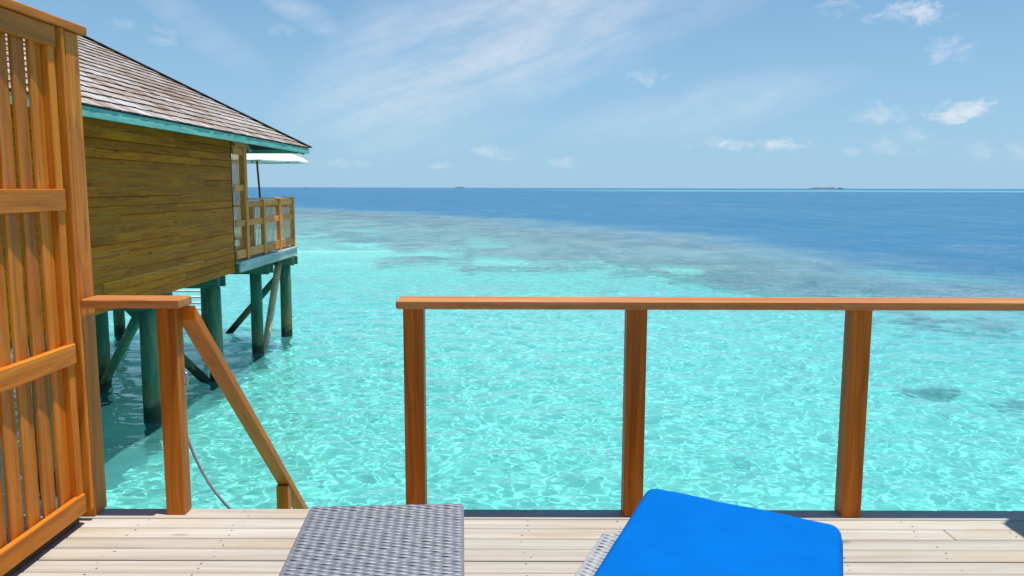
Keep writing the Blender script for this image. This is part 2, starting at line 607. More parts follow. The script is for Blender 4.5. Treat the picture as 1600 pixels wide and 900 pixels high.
def reef_mask(t, pos):
    """where coral covers the sand: the mesh carries the distance to the reef, noise breaks it into patches"""
    ra = t.add('ShaderNodeAttribute', attribute_name='reef').outputs['Fac']
    n1 = t.noise(t.mapping(pos, scale=(.12, .10, 0)), 1.0, 7, 0.68, 0.5)
    n2 = t.noise(t.mapping(pos, scale=(.9, .9, 0)), 1.0, 5, 0.65)
    e = t.m('ADD', t.m('ADD', ra, t.m('MULTIPLY_ADD', n1, 60, -30)), t.m('MULTIPLY_ADD', n2, 8, -4))
    return t.mapr(e, -1.0, 2.2), n2


def water_mat(name, near):
    """clear water over the seabed; body colour where it is too deep or too oblique to see through"""
    m, t, out = new_mat(name)
    pos = t.add('ShaderNodeNewGeometry').outputs['Position']
    sp = t.add('ShaderNodeSeparateXYZ', {0: pos})
    da = t.add('ShaderNodeAttribute', attribute_name='deep').outputs['Fac']
    wob = t.m('MULTIPLY_ADD', t.noise(t.mapping(pos, scale=(.06, .06, 0)), 1.0, 6, 0.68), 34, -17)
    deep = t.mapr(t.m('ADD', da, wob), -15.0, 6.0)
    # far-off shallow bank: a bright turquoise line below the horizon
    far = t.m('MULTIPLY', t.mapr(sp.outputs[1], 820, 960), t.mapr(sp.outputs[1], 1750, 1500))
    far = t.m('MULTIPLY', far, t.mapr(sp.outputs[0], -40, 260))
    far = t.m('MULTIPLY', far, t.m('MULTIPLY_ADD', t.noise(t.mapping(pos, scale=(.004, .006, 0)), 1.0, 4), 0.9, 0.25), clamp=True)
    n0 = t.noise(t.mapping(pos, scale=(.004, .012, 0)), 1.0, 4, 0.6)
    body = t.mix(n0, (.028, .135, .255), (.05, .20, .345))
    body = t.mix(far, body, (.11, .43, .49))
    # away from the fine ripples near the deck the surface carries rougher wind ripples
    out_y = t.mapr(sp.outputs[1], 20, LY1 - 2)
    out_x = t.mapr(t.m('ABSOLUTE', sp.outputs[0]), 18, LX - 2)
    outer = t.m('MAXIMUM', out_y, out_x) if near else 1.0
    h1 = t.noise(t.mapping(pos, scale=(.9, 1.5, 0)), 1.0, 5, 0.62, 0.3)
    h2 = t.noise(t.mapping(pos, scale=(.10, .26, 0)), 1.0, 5, 0.62, 0.4)
    h3 = t.noise(t.mapping(pos, scale=(.018, .05, 0)), 1.0, 4, 0.6, 0.4)
    h = t.m('ADD', t.m('ADD', t.m('MULTIPLY', h1, 0.35), t.m('MULTIPLY', h2, 3.6)), t.m('MULTIPLY', h3, 9.0))
    norm = t.add('ShaderNodeBump', {'Height': h, 'Strength': outer, 'Distance': 1.0}).outputs[0]
    fr = t.add('ShaderNodeFresnel', {'IOR': 1.33, 'Normal': norm})
    # gusts: patches of smoother and rougher water reflect more or less sky
    g1 = t.noise(t.mapping(pos, scale=(.30, .07, 0)), 1.0, 5, 0.65, 0.5)
    g2 = t.noise(t.mapping(pos, scale=(.035, .016, 0)), 1.0, 5, 0.65, 0.5)
    gust = t.mapr(t.m('ADD', t.m('MULTIPLY', g1, 0.6), t.m('MULTIPLY', g2, 0.4)), 0.36, 0.64, 0.35, 1.4, smooth=False)
    frf = t.mix(outer, (1, 1, 1), gust)
    frf = t.m('MULTIPLY', fr.outputs[0], frf, clamp=True)
    gl = t.add('ShaderNodeBsdfGlossy', {'Color': (1, 1, 1), 'Roughness': t.m('MULTIPLY_ADD', outer, 0.10, 0.03), 'Normal': norm})
    if near:
        tr = t.add('ShaderNodeBsdfRefraction', {'Color': TURQ_T, 'Roughness': 0.0, 'IOR': 1.33})
    else:
        tr = t.add('ShaderNodeBsdfTransparent', {'Color': TURQ_T})
    shallow = t.mix(outer, (.17, .70, .68), (.30, .74, .74)) if near else (.30, .74, .74)
    reef, _ = reef_mask(t, pos)
    rv_ = t.noise(t.mapping(pos, scale=(.35, .16, 0)), 1.0, 6, 0.68, 0.4)
    reefc = t.mix(t.mapr(rv_, 0.34, 0.66), (.20, .36, .46), (.38, .58, .64))
    shallow = t.mix(t.m('MULTIPLY', reef, 0.85), shallow, reefc)
    df = t.add('ShaderNodeBsdfDiffuse', {'Color': t.mix(deep, shallow, body)})
    bf0 = t.m('MULTIPLY_ADD', outer, 0.20, 0.22)
    bf = t.m('MULTIPLY_ADD', deep, t.m('SUBTRACT', 0.98, bf0), bf0)
    bf = t.m('MAXIMUM', bf, far)
    mx = t.add('ShaderNodeMixShader', {0: bf, 1: tr.outputs[0], 2: df.outputs[0]})
    mx2 = t.add('ShaderNodeMixShader', {0: frf, 1: mx.outputs[0], 2: gl.outputs[0]})
    t.l.new(mx2.outputs[0], out.inputs[0])
    return m


LAGOON = water_mat('lagoon_water', True)
OPENSEA = water_mat('open_sea_water', False)
xs = np.concatenate([spread(-LX, -10, 0.16, 0.05)[:-1], spread(-10, 10, 0.045, 0.045)[:-1], spread(10, LX, 0.05, 0.16)])
ys = np.concatenate([spread(LY0, 8, 0.12, 0.045)[:-1], spread(8, 20, 0.040, 0.065)[:-1], spread(20, LY1, 0.07, 0.15)])
lag = obj('lagoon', grid_mesh('lagoon', xs, ys, lagoon_z, LAGOON, attrs={'deep': deep_attr, 'reef': reef_attr}))
tag(lag, 'clear turquoise lagoon water with small ripples around the stilts', kind='structure')
lag.cycles.is_caustics_caster = True

side = geo_lines(240, 12, 1.35, 60000)
mid = np.arange(LX + 4, 241, 4.0)
gx = np.concatenate([-side[::-1], -mid[::-1], np.linspace(-LX, LX, 17), mid, side])
gy = np.concatenate([-geo_lines(40, 12, 1.5, 60000)[::-1], np.arange(-40, LY0 - 1, 6.0), [LY0], np.linspace(LY0, LY1, 13)[1:], np.arange(LY1 + 4, 261, 4.0), geo_lines(260, 12, 1.3, 60000)])
op = obj('open_sea', grid_mesh('open_sea', gx, gy, lambda X, Y: np.full_like(X, WATER_Z), OPENSEA,
         keep=lambda x, y: ~((np.abs(x) < LX) & (y > LY0) & (y < LY1)), attrs={'deep': deep_attr, 'reef': reef_attr}))
tag(op, 'deep blue open sea running to the horizon beyond the reef', kind='structure')


def seabed_mat():
    m, t, out = new_mat('sand_and_reef')
    pos = t.add('ShaderNodeNewGeometry').outputs['Position']
    reef, n2 = reef_mask(t, pos)
    pa = t.add('ShaderNodeAttribute', attribute_name='patch').outputs['Fac']
    pt = t.mapr(t.m('ADD', pa, t.m('MULTIPLY_ADD', n2, 1.6, -0.8)), 0.42, 0.62)
    reef = t.m('MAXIMUM', reef, pt)
    sandn = t.noise(t.mapping(pos, scale=(.5, .5, 0)), 1.0, 4, 0.6)
    sand = t.mix(sandn, (.74, .71, .63), (.90, .87, .80))
    cor = t.mix(t.mapr(n2, 0.35, 0.7), (.14, .13, .12), (.40, .36, .33))
    c = t.mix(t.m('MULTIPLY', reef, 0.9), sand, cor)
    bs = t.add('ShaderNodeBsdfDiffuse', {'Color': c, 'Roughness': 0.3})
    bp = t.add('ShaderNodeBump', {'Height': n2, 'Strength': 0.3, 'Distance': 0.05})
    t.l.new(bp.outputs[0], bs.inputs['Normal'])
    t.l.new(bs.outputs[0], out.inputs[0])
    return m


def seabed_z(X, Y):
    d = sdist(X, Y, OUTER)
    r = sdist(X, Y, INNER)
    z = WATER_Z - 1.5 + 0.25 * sstep(r, -8, 4)
    z = z + 0.05 * np.sin(X * 0.7 + Y * 0.4) + 0.04 * np.sin(X * 0.31 - Y * 0.83)
    return z - 14 * sstep(d, 0, 30)


def patch_attr(X, Y):
    p = np.zeros_like(X)
    for (x, y, a, b, w) in ((8.6, 15.9, 1.0, .55, 1), (9.9, 14.9, 1.0, .5, 1), (7.8, 17.6, .6, .4, .7), (-0.6, 38.5, 2.6, 1.6, 1), (-4.5, 44, 3.5, 1.8, .9),
                            (-14, 62, 5, 3, .9), (3.5, 30.5, 1.6, .9, .6), (12.5, 24, 1.6, 1.0, .8), (-9.5, 28, 1.4, .6, .5)):
        p = np.maximum(p, w * np.exp(-(((X - x) / a) ** 2 + ((Y - y) / b) ** 2)))
    return p


bx = np.concatenate([-side[::-1], -np.arange(44, 241, 4.0)[::-1], np.arange(-40, 40.1, 0.5), np.arange(44, 241, 4.0), side])
by = np.concatenate([-geo_lines(40, 12, 1.5, 60000)[::-1], np.arange(-40, 0, 4.0), np.arange(0, 80.1, 0.5), np.arange(84, 261, 4.0), geo_lines(260, 12, 1.3, 60000)])
sb = obj('seabed', grid_mesh('seabed', bx, by, seabed_z, seabed_mat(), attrs={'reef': reef_attr, 'patch': patch_attr}))
tag(sb, 'pale sandy seabed with darker coral reef patches', kind='structure')
sb.cycles.is_caustics_receiver = True

# ------------------------------------------------------------------ our deck
deck = thing('deck', 'weathered pale timber deck boards in the foreground', 'deck', (1.2, 1.5, 0))
deck['kind'] = 'structure'
del deck['category']
DX0, DX1 = -2.25, 4.6
pitch = 0.1045
y_edge = 3.612
scr_v, scr_f = [], []
for i in range(34):
    y1 = y_edge - i * pitch - (0.0 if i == 0 else 0.008)
    y0 = y_edge - (i + 1) * pitch + 0.0085 - 0.008
    dz_ = random.uniform(-0.0015, 0.0015)
    cuts = [DX0, DX1]
    if i in (2, 5, 9, 14, 20, 27):
        cuts = [DX0, random.uniform(1.3, 2.6), DX1]
    for a, b in zip(cuts[:-1], cuts[1:]):
        box('plank', a + 0.0015, b - 0.0015, y0, y1, -0.028 + dz_, dz_, PLANK, deck, 0.0035)
    k = DX0 + 0.16
    while k < DX1:
        for yy in (y0 + 0.024, y1 - 0.024):
            sx, sy, r = k + random.uniform(-.02, .02), yy + random.uniform(-.006, .006), random.uniform(.0022, .0042)
            if random.random() < 0.12: continue
            b0 = len(scr_v)
            scr_v += [(sx + r * 1.25 * math.cos(q * math.pi / 4), sy + r * math.sin(q * math.pi / 4), dz_ + 0.0012) for q in range(8)]
            scr_v.append((sx, sy, dz_ + 0.0005))
            scr_f += [(b0 + q, b0 + (q + 1) % 8, b0 + 8) for q in range(8)]
        k += 0.43
tag(obj('screw', mesh_from('screw', scr_v, scr_f, SCREW), deck, Matrix.Identity(4)), kind='stuff')
for y in (3.55, 2.6, 1.6, 0.6):
    box('joist', DX0 + 0.03, DX1 - 0.03, y - 0.03, y + 0.03, -0.2, -0.03, PILE, deck, 0.004)

# ------------------------------------------------------------------ railing on the right
YF, YB = 3.525, 3.61
rail = thing('railing', 'open brown timber railing along the deck edge, right of the stair gap', 'railing', (1.5, 3.56, 0))
box('handrail', -0.51, 3.6, 3.476, 3.612, 0.969, 1.010, CEDAR_RAIL, rail, 0.007)
for x in (-0.44, 0.558, 1.56, 2.56, 3.5):
    box('post', x - 0.045, x + 0.045, YF, YB, 0.0, 0.969, CEDAR_POST, rail, 0.004)
srail = thing('railing', 'short brown timber railing with one post left of the stair gap', 'railing', (-1.55, 3.56, 0))
box('handrail', -1.893, -1.458, 3.483, 3.62, 0.969, 1.010, CEDAR_RAIL, srail, 0.006)
box('post', -1.59, -1.503, YF + 0.012, YB + 0.006, 0.0, 0.969, CEDAR, srail, 0.004)
hk = tube_mesh('hook', [(-1.498, 3.585, 0.66), (-1.484, 3.585, 0.655), (-1.482, 3.585, 0.62), (-1.492, 3.585, 0.60)], 0.005, STEEL, 8)
obj('hook', hk, srail, Matrix.Identity(4))

# stairs to the water: handrail, baluster and the flight hidden below the deck edge
st = thing('staircase', 'brown timber stair handrail slanting down to the water from the short railing', 'stairs', (-1.0, 3.7, 0))
SL = 0.936
sx, ry0, rz0, rlen = -1.478, 3.60, 0.968, 2.9


def plumb_rail(w, tv):
    """sloping handrail whose ends are cut upright; local x runs down the slope"""
    ang = math.atan(SL)
    rot = Matrix.Rotation(ang, 3, 'Y')      # local x -> down-slope
    vv = []
    for yy, zz in ((0, 0), (0, -tv), (rlen, -rlen * SL), (rlen, -rlen * SL - tv)):
        for xx in (-w / 2, w / 2):
            lx = yy * math.cos(ang) - zz * math.sin(ang)
            lz = yy * math.sin(ang) + zz * math.cos(ang)
            vv.append((lx, -xx, lz))
    ff = [(0, 1, 3, 2), (4, 6, 7, 5), (0, 4, 5, 1), (2, 3, 7, 6), (0, 2, 6, 4), (1, 5, 7, 3)]
    me = mesh_from('handrail', vv, ff, STAIRWOOD)
    bm = bmesh.new(); bm.from_mesh(me); bmesh.ops.recalc_face_normals(bm, faces=bm.faces)
    bmesh.ops.bevel(bm, geom=bm.edges[:], offset=0.003, segments=1, affect='EDGES'); bm.to_mesh(me); bm.free()
    # local x = down the slope (+y), local z = out of its top face
    d = Vector((0, math.cos(ang), -math.sin(ang))); up = Vector((0, math.sin(ang), math.cos(ang)))
    m = Matrix((d, up.cross(d), up)).transposed().to_4x4()
    return me, Matrix.Translation((sx, ry0, rz0)) @ m


me_, m_ = plumb_rail(0.080, 0.066)
obj('handrail', me_, st, m_)
for by_ in (5.01, 6.2):
    box('baluster', sx - 0.042, sx + 0.034, by_ - 0.033, by_ + 0.033, -1.3 - (by_ - 5) , rz0 - (by_ - 0.033 - ry0) * SL - 0.095, STAIRWOOD, st, 0.003)
for sx in (-1.42, -0.56):
    beam('stringer', (sx, 3.66, -0.14), (sx, 3.66 + 2.7, -0.14 - 2.7 * SL), 0.05, 0.2, PILE, st, (0, 0, 1), 0.004)
for k in range(11):
    y = 3.78 + k * 0.26
    box('tread', -1.39, -0.59, y, y + 0.2, -0.2 - k * 0.26 * SL, -0.165 - k * 0.26 * SL, PLANK, st, 0.003)

hose_pts = []
P = [Vector((-1.56, 3.66, 0.46)), Vector((-1.515, 3.67, 0.22)), Vector((-1.44, 3.70, 0.02)), Vector((-1.30, 3.72, -0.10))]
for i in range(19):
    s = i / 18
    hose_pts.append(P[0] * (1 - s) ** 3 + P[1] * 3 * s * (1 - s) ** 2 + P[2] * 3 * s * s * (1 - s) + P[3] * s ** 3)
tag(obj('hose', tube_mesh('hose', hose_pts, 0.0075, HOSE, 8)), 'thin grey hose hanging in a curve behind the stair post', 'hose')

# ------------------------------------------------------------------ tall privacy screen on the left
scr = thing('privacy_screen', 'tall orange cedar screen of upright slats at the left edge', 'screen', (-1.92, 2.4, 0))
SX = -1.905
SY0 = 0.9
for (z0, z1) in ((0.052, 0.140), (0.733, 0.820), (1.398, 1.490), (2.078, 2.163)):
    box('rail', SX - 0.028, SX, SY0, 3.445, z0, z1, CEDAR, scr, 0.003)
y = 3.345
sl_me = None
while y > SY0:
    o = beam('slat', (SX - 0.040, y, 0.058), (SX - 0.040, y, 2.165), 0.015, 0.106, CEDAR, scr, (0, 1, 0), 0.003, R(8.5))
    y -= 0.113
box('gap_shade_strip', SX - 0.075, SX - 0.035, SY0, 3.445, 0.003, 0.050, DARKWOOD, scr, 0.003)  # dark strip added to stand for the shade in the gap below the screen
# framing stile, corner post and cap
box('stile', SX - 0.05, SX - 0.012, 3.40, 3.452, 0.05, 2.163, CEDAR, scr, 0.003)
box('stile', SX - 0.052, SX + 0.010, 3.470, 3.492, 0.05, 2.163, CEDAR, scr, 0.003)
box('post', SX - 0.10, SX - 0.002, 3.515, 3.628, 0.0, 2.163, CEDAR, scr, 0.005)
box('post', SX - 0.10, SX - 0.002, SY0 - 0.12, SY0 - 0.01, 0.0, 2.163, CEDAR, scr, 0.005)
box('cap', SX - 0.115, SX + 0.018, SY0 - 0.16, 3.668, 2.1645, 2.200, CEDAR, scr, 0.004)


# ------------------------------------------------------------------ woven loungers
def weave(w, l, pitch_v, pitch_u, rad, mat, name, hw=None):
    """basket weave over a w x l panel (z up): strands across, bobbing over every second stake"""
    verts, faces = [], []
    nst = int(round(w / pitch_u))
    pu = w / nst
    seg = 4
    nrow = int(l / pitch_v)
    hw = hw or pitch_v * 0.62
    prof = [(-1, -0.75), (-0.5, 0.1), (0.0, 0.35), (0.5, 0.1), (1, -0.75)]
    for r in range(nrow):
        v = -l / 2 + (r + 0.5) * pitch_v
        base = len(verts)
        ph = 0 if r % 2 == 0 else math.pi
        n = nst * seg
        jit = random.uniform(-0.0011, 0.0009)
        wv_ = random.uniform(0.88, 1.05)
        drift = random.uniform(0, 6.28)
        for i in range(n + 1):
            u = -w / 2 + w * i / n
            s = math.sin(math.pi * (u + w / 2) / pu + ph)
            z = rad * (0.5 + 0.62 * s) + jit
            for (q, dzq) in prof:
                verts.append((u, v + q * hw * wv_ * (0.92 + 0.12 * s) + 0.0006 * math.sin(u * 17 + drift), z + dzq * rad * 0.9))
        k = len(prof)
        for i in range(n):
            for j in range(k - 1):
                a = base + i * k + j
                faces.append((a, a + k, a + k + 1, a + 1))
    return mesh_from(name, verts, faces, mat, True)


def lounger(label, loc, rz, w, l, h, mat, pitch_v, pitch_u, group):
    t = thing('wicker_lounger', label, 'sun lounger', loc, group, rz)
    T = WM[t.name]
    rad = 0.0036
    top = h - rad * 1.6
    e = 0.010
    obj('seat_weave', weave(w - 2 * e, l - 2 * e, pitch_v, pitch_u, rad, mat, 'seat_weave'), t, T @ Matrix.Translation((0, -l / 2, top)))['kind'] = 'stuff'
    sh = h - 0.03
    sheet = lambda m: T @ m
    # woven skirts on the far end and both long sides
    sk = weave(sh - 0.03, l - 2 * e, pitch_v, 0.04, rad, mat, 'side_weave')
    for sgn in (1, -1):
        m = Matrix.Translation((sgn * (w / 2 - 0.010), -l / 2, 0.03 + sh / 2)) @ Matrix.Rotation(sgn * math.pi / 2, 4, 'Y')
        obj('side_weave', sk, t, T @ m)['kind'] = 'stuff'
    se = weave(w - 2 * e, sh - 0.03, pitch_v, pitch_u, rad, mat, 'end_weave')
    obj('end_weave', se, t, T @ Matrix.Translation((0, -0.010, 0.03 + sh / 2)) @ Matrix.Rotation(-math.pi / 2, 4, 'X'))['kind'] = 'stuff'
    # dark web behind the weave
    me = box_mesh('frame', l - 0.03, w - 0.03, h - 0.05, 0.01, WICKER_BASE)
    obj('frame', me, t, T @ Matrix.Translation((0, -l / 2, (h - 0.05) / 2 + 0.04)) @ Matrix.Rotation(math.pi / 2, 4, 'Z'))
    # wrapped edge strand
    def edge(pts, r=0.009, n=10, ridge=0.011):
        out = []
        for a, b in zip(pts[:-1], pts[1:]):
            a, b = Vector(a), Vector(b)
            k = max(1, int((b - a).length / ridge))
            for i in range(k):
                out.append(a + (b - a) * (i / k))
        out.append(Vector(pts[-1]))
        radii = [r * (1.0 if i % 2 else 0.90) for i in range(len(out))]
        return tube_mesh('edge_binding', out, radii, mat, n)
    ze = h - 0.012
    a = w / 2 - 0.010
    c = 0.02
    path = [(-a, -l + 0.01, ze), (-a, -c - 0.014, ze), (-a + c * 0.3, -0.014 - c * 0.3, ze), (-a + c, -0.014, ze), (a - c, -0.014, ze), (a - c * 0.3, -0.014 - c * 0.3, ze), (a, -c - 0.014, ze), (a, -l + 0.01, ze)]
    obj('edge_binding', edge(path), t, T)
    for (x, y) in ((-a + 0.02, -0.06), (a - 0.02, -0.06), (-a + 0.02, -l + 0.06), (a - 0.02, -l + 0.06)):
        lm = box_mesh('leg', 0.06, 0.045, 0.045, 0.006, WICKER_BASE)
        obj('leg', lm, t, T @ Matrix.Translation((x, y, 0.03)) @ Matrix.Rotation(math.pi / 2, 4, 'Y'))
    return t


LG = 'wicker sun loungers on the deck'
lounger('grey wicker sun lounger without a cushion, left of the blue one', (-0.474, 2.945, 0), R(3.6), 0.585, 1.85, 0.30, WICKER, 0.0118, 0.036, LG)
lz = R(-21.5)
d2 = Vector((math.sin(-lz), math.cos(lz), 0))
lounger('paler wicker sun lounger lying under the blue cushion', (0.332 + 0.395 * math.cos(lz), 2.762 + 0.395 * math.sin(lz), 0), lz, 0.79, 1.85, 0.28, WICKER_PALE, 0.0122, 0.032, LG)


# blue cushion: rounded slab fitted between its corners, soft edges
def cushion():
    c1, c2 = Vector((0.500, 2.860, 0.412)), Vector((1.130, 2.607, 0.370))
    ax = Vector((-0.374, -0.927, 0))
    c4, c3 = c2 + ax * 1.75, c1 + ax * 1.75 + Vector((0, 0, 0.0))
    nu, nv = 40, 90
    verts, faces = [], []
    w, l, re = (c2 - c1).length, 1.75, 0.032
    th = 0.105

    def inset(s, L):
        # arc-length parameter, denser near the ends
        return s

    us = np.concatenate([np.linspace(0, 0.1, 9)[:-1], np.linspace(0.1, 0.9, 22)[:-1], np.linspace(0.9, 1, 9)])
    vs = np.concatenate([np.linspace(0, 0.05, 10)[:-1], np.linspace(0.05, 0.95, 40)[:-1], np.linspace(0.95, 1, 10)])

    def corner(u, v):
        # squeeze the plan outline into rounded corners
        a, b = (u - 0.5) * w, (v - 0.5) * l
        rc = 0.05
        ea, eb = max(0, abs(a) - (w / 2 - rc)), max(0, abs(b) - (l / 2 - rc))
        if ea > 0 and eb > 0:
            m = max(ea, eb)
            k = m / math.hypot(ea, eb)
            a = math.copysign(w / 2 - rc + ea * k, a)
            b = math.copysign(l / 2 - rc + eb * k, b)
        d = min(w / 2 - abs(a), l / 2 - abs(b))
        if ea > 0 and eb > 0:
            d = rc - math.hypot(abs(a) - (w / 2 - rc), abs(b) - (l / 2 - rc))
        return a / w + 0.5, b / l + 0.5, max(d, 0)

    top, bot = [], []
    for v in vs:
        for u in us:
            uu, vv, d = corner(u, v)
            p = (c1 * (1 - uu) + c2 * uu) * (1 - vv) + (c3 * (1 - uu) + c4 * uu) * vv
            q = min(1, d / re)
            drop = th * 0.5 * (1 - math.sqrt(max(0, 1 - (1 - q) ** 2)))
            n = mnoise.noise(Vector((p.x * 4.2, p.y * 4.2, 1.3))) * 0.009 + mnoise.noise(Vector((p.x * 12, p.y * 12, 4.3))) * 0.0030
            puff = 0.005 * min(1, d / 0.2)
            top.append((p.x, p.y, p.z - drop + (n + puff) * q))
            base = 0.2815 + (p.z - 0.28) * 0.0
            mid_z = p.z - th * 0.5
            bot.append((p.x, p.y, max(base, mid_z - th * 0.5 * math.sqrt(max(0, 1 - (1 - q) ** 2)))))
    U, V = len(us), len(vs)
    verts = top + bot
    o = U * V
    for j in range(V - 1):
        for i in range(U - 1):
            a = j * U + i
            faces.append((a, a + U, a + U + 1, a + 1))
            faces.append((o + a, o + a + 1, o + a + U + 1, o + a + U))
    ring = [i for i in range(U)] + [j * U + U - 1 for j in range(1, V)] + [(V - 1) * U + i for i in range(U - 2, -1, -1)] + [j * U for j in range(V - 2, 0, -1)]
    for a, b in zip(ring, ring[1:] + ring[:1]):
        faces.append((a, b, o + b, o + a))
    me = mesh_from('cushion', verts, faces, BLUE, True)
    bm = bmesh.new(); bm.from_mesh(me)
    bmesh.ops.remove_doubles(bm, verts=bm.verts, dist=1e-5)
    bmesh.ops.recalc_face_normals(bm, faces=bm.faces)
    bm.to_mesh(me); bm.free()
    me.shade_smooth()
    return obj('cushion', me)


tag(cushion(), 'bright blue lounger cushion with rounded corners lying on the paler wicker', 'cushion')

# ------------------------------------------------------------------ neighbouring villa on stilts
villa = thing('stilt_villa', 'brown clapboard villa on teal stilts with a shingled hip roof and teal eaves', 'villa', (-8.6, 11, WATER_Z))
EX, EY, EZ, SLOPE, TR = -4.70, 18.75, 2.411, 0.56, 3.60
WX = -5.6
Y0 = 3.3
X2 = EX - 2 * TR
WZ0 = -0.215
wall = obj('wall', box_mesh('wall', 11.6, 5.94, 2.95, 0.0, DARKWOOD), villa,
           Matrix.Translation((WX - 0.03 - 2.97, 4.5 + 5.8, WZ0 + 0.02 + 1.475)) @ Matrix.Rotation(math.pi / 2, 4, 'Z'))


CLAP_LIT_LIP = wood('painted_lit_lip', (.55, .25, .05), (.75, .36, .09), (.85, .46, .13), 0.6)  # paler lip colour: light catching the board tops is painted into the material


def clap_mesh(l, lit):
    """one lap board: tapered, lower edge proud, small lip on top, coloured as if sunlit on some boards"""
    key = ('clap', round(l, 3), lit)
    if key in CACHE: return CACHE[key]
    h = 0.128
    pr = [(-0.028, -h / 2), (0.004, -h / 2), (0.006, -h / 2 + 0.006), (0.006, h / 2 - 0.012), (-0.003, h / 2), (-0.028, h / 2)]
    verts = [(sx * l / 2, -a, b) for sx in (-1, 1) for (a, b) in pr]
    n = len(pr)
    faces = [(i, (i + 1) % n, n + (i + 1) % n, n + i) for i in range(n)] + [tuple(range(n))[::-1], tuple(range(n, 2 * n))]
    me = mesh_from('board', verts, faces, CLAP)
    me.materials.append(CLAP_LIT_LIP)
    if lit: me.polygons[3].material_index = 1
    bm = bmesh.new(); bm.from_mesh(me); bmesh.ops.recalc_face_normals(bm, faces=bm.faces); bm.to_mesh(me); bm.free()
    CACHE[key] = me
    return me


row_h = 0.1315
for r in range(20):
    z = WZ0 + row_h * (r + 0.5)
    y = 4.5
    first = random.choice((1.2, 2.0, 2.8, 3.6))
    while y < 16.12:
        l = first if y == 4.5 else random.choice((3.6, 4.2, 4.8))
        l = min(l, 16.12 - y)
        if 16.12 - (y + l) < 0.5: l = 16.12 - y
        # local -y of the board looks to +x
        m = Matrix.Translation((WX + random.uniform(-.003, .003), y + l / 2, z)) @ Matrix.Rotation(math.pi / 2, 4, 'Z') @ Matrix.Rotation(random.uniform(-.012, .03), 4, 'X')
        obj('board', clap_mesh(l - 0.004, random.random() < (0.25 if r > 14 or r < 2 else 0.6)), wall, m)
        y += l
box('corner_board', WX - 0.05, WX + 0.012, 16.122, 16.165, WZ0 - 0.01, 2.6, DARKWOOD, villa)

# roof: solid hip, then courses of shingles
zr = EZ + SLOPE * TR
rv = [(EX, Y0, EZ - .03), (EX, EY, EZ - .03), (X2, EY, EZ - .03), (X2, Y0, EZ - .03), (EX - TR, Y0 + TR, zr - .03), (EX - TR, EY - TR, zr - .03)]
rv += [(x, y, z - 0.05) for x, y, z in rv]
rf = [(0, 1, 5, 4), (1, 2, 5), (2, 3, 4, 5), (3, 0, 4), (6, 10, 11, 7), (7, 11, 8), (8, 11, 10, 9), (9, 10, 6), (0, 6, 7, 1), (1, 7, 8, 2), (2, 8, 9, 3), (3, 9, 6, 0)]
roof = obj('roof', mesh_from('roof', rv, rf, ROOFBASE), villa, Matrix.Identity(4))
sl_len = math.hypot(1, SLOPE)
expo = 0.195           # plan width of a course
n_course = int(TR / expo)
SH = {}


def shingle_verts(w, l=0.36, th=0.022):
    # local: x along the eave, y up the slope, z out of the roof; butt end thick
    return [(-w / 2, 0, 0), (w / 2, 0, 0), (w / 2, l, 0), (-w / 2, l, 0), (-w / 2, 0, th), (w / 2, 0, th), (w / 2, l, 0.006), (-w / 2, l, 0.006)]


SF = [(3, 2, 1, 0), (4, 5, 6, 7), (0, 1, 5, 4), (1, 2, 6, 5), (2, 3, 7, 6), (3, 0, 4, 7)]
ex = Vector((0, 1, 0)); ey = Vector((-1, 0, SLOPE)).normalized(); ez = ex.cross(ey) * 1
if ez.z < 0: ez = -ez
frame = Matrix((ex, ey, ex.cross(ey))).transposed().to_4x4()
if (frame @ Vector((0, 0, 1))).z < 0:
    frame = Matrix((-ex, ey, (-ex).cross(ey))).transposed().to_4x4()
items = []
for c in range(n_course + 1):
    tt = c * expo - 0.02
    ya, yb = Y0 + max(tt, 0), EY - max(tt, 0)
    y = ya + random.uniform(0, .1)
    while y < yb - 0.04:
        w = random.choice((0.10, 0.13, 0.16, 0.19))
        if y + w > yb: w = max(0.06, yb - y)
        p = Vector((EX - tt, y + w / 2, EZ - 0.028 + SLOPE * tt))
        p += ey * random.uniform(-.012, .008) + Vector((0, 0, 0.016 + random.uniform(0, .006)))
        items.append((p, round(w, 2)))
        y += w + random.uniform(0.003, 0.008)
# the ones that show largest: nearest to the viewer among those clear of the screen
def size_key(it):
    p = it[0]
    return p.length + (0 if p.y > 8.9 - 0.0 + (EX - p.x) * 1.75 else 100)
items.sort(key=size_key)
bv, bf, butts = [], [], []
for i, (p, w) in enumerate(items):
    M = Matrix.Translation(p) @ frame @ Matrix.Rotation(random.uniform(-.02, .02), 4, 'Z') @ Matrix.Rotation(-0.036, 4, 'X')
    if i < 300:
        if w not in SH:
            SH[w] = mesh_from('shingle', shingle_verts(w), SF, SHINGLE)
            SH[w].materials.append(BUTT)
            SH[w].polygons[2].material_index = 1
        obj('shingle', SH[w], roof, M)
    else:
        b0 = len(bv)
        bv += [M @ Vector(q) for q in shingle_verts(w)]
        butts.append(len(bf) + 2)
        bf += [tuple(b0 + k for k in f) for f in SF]
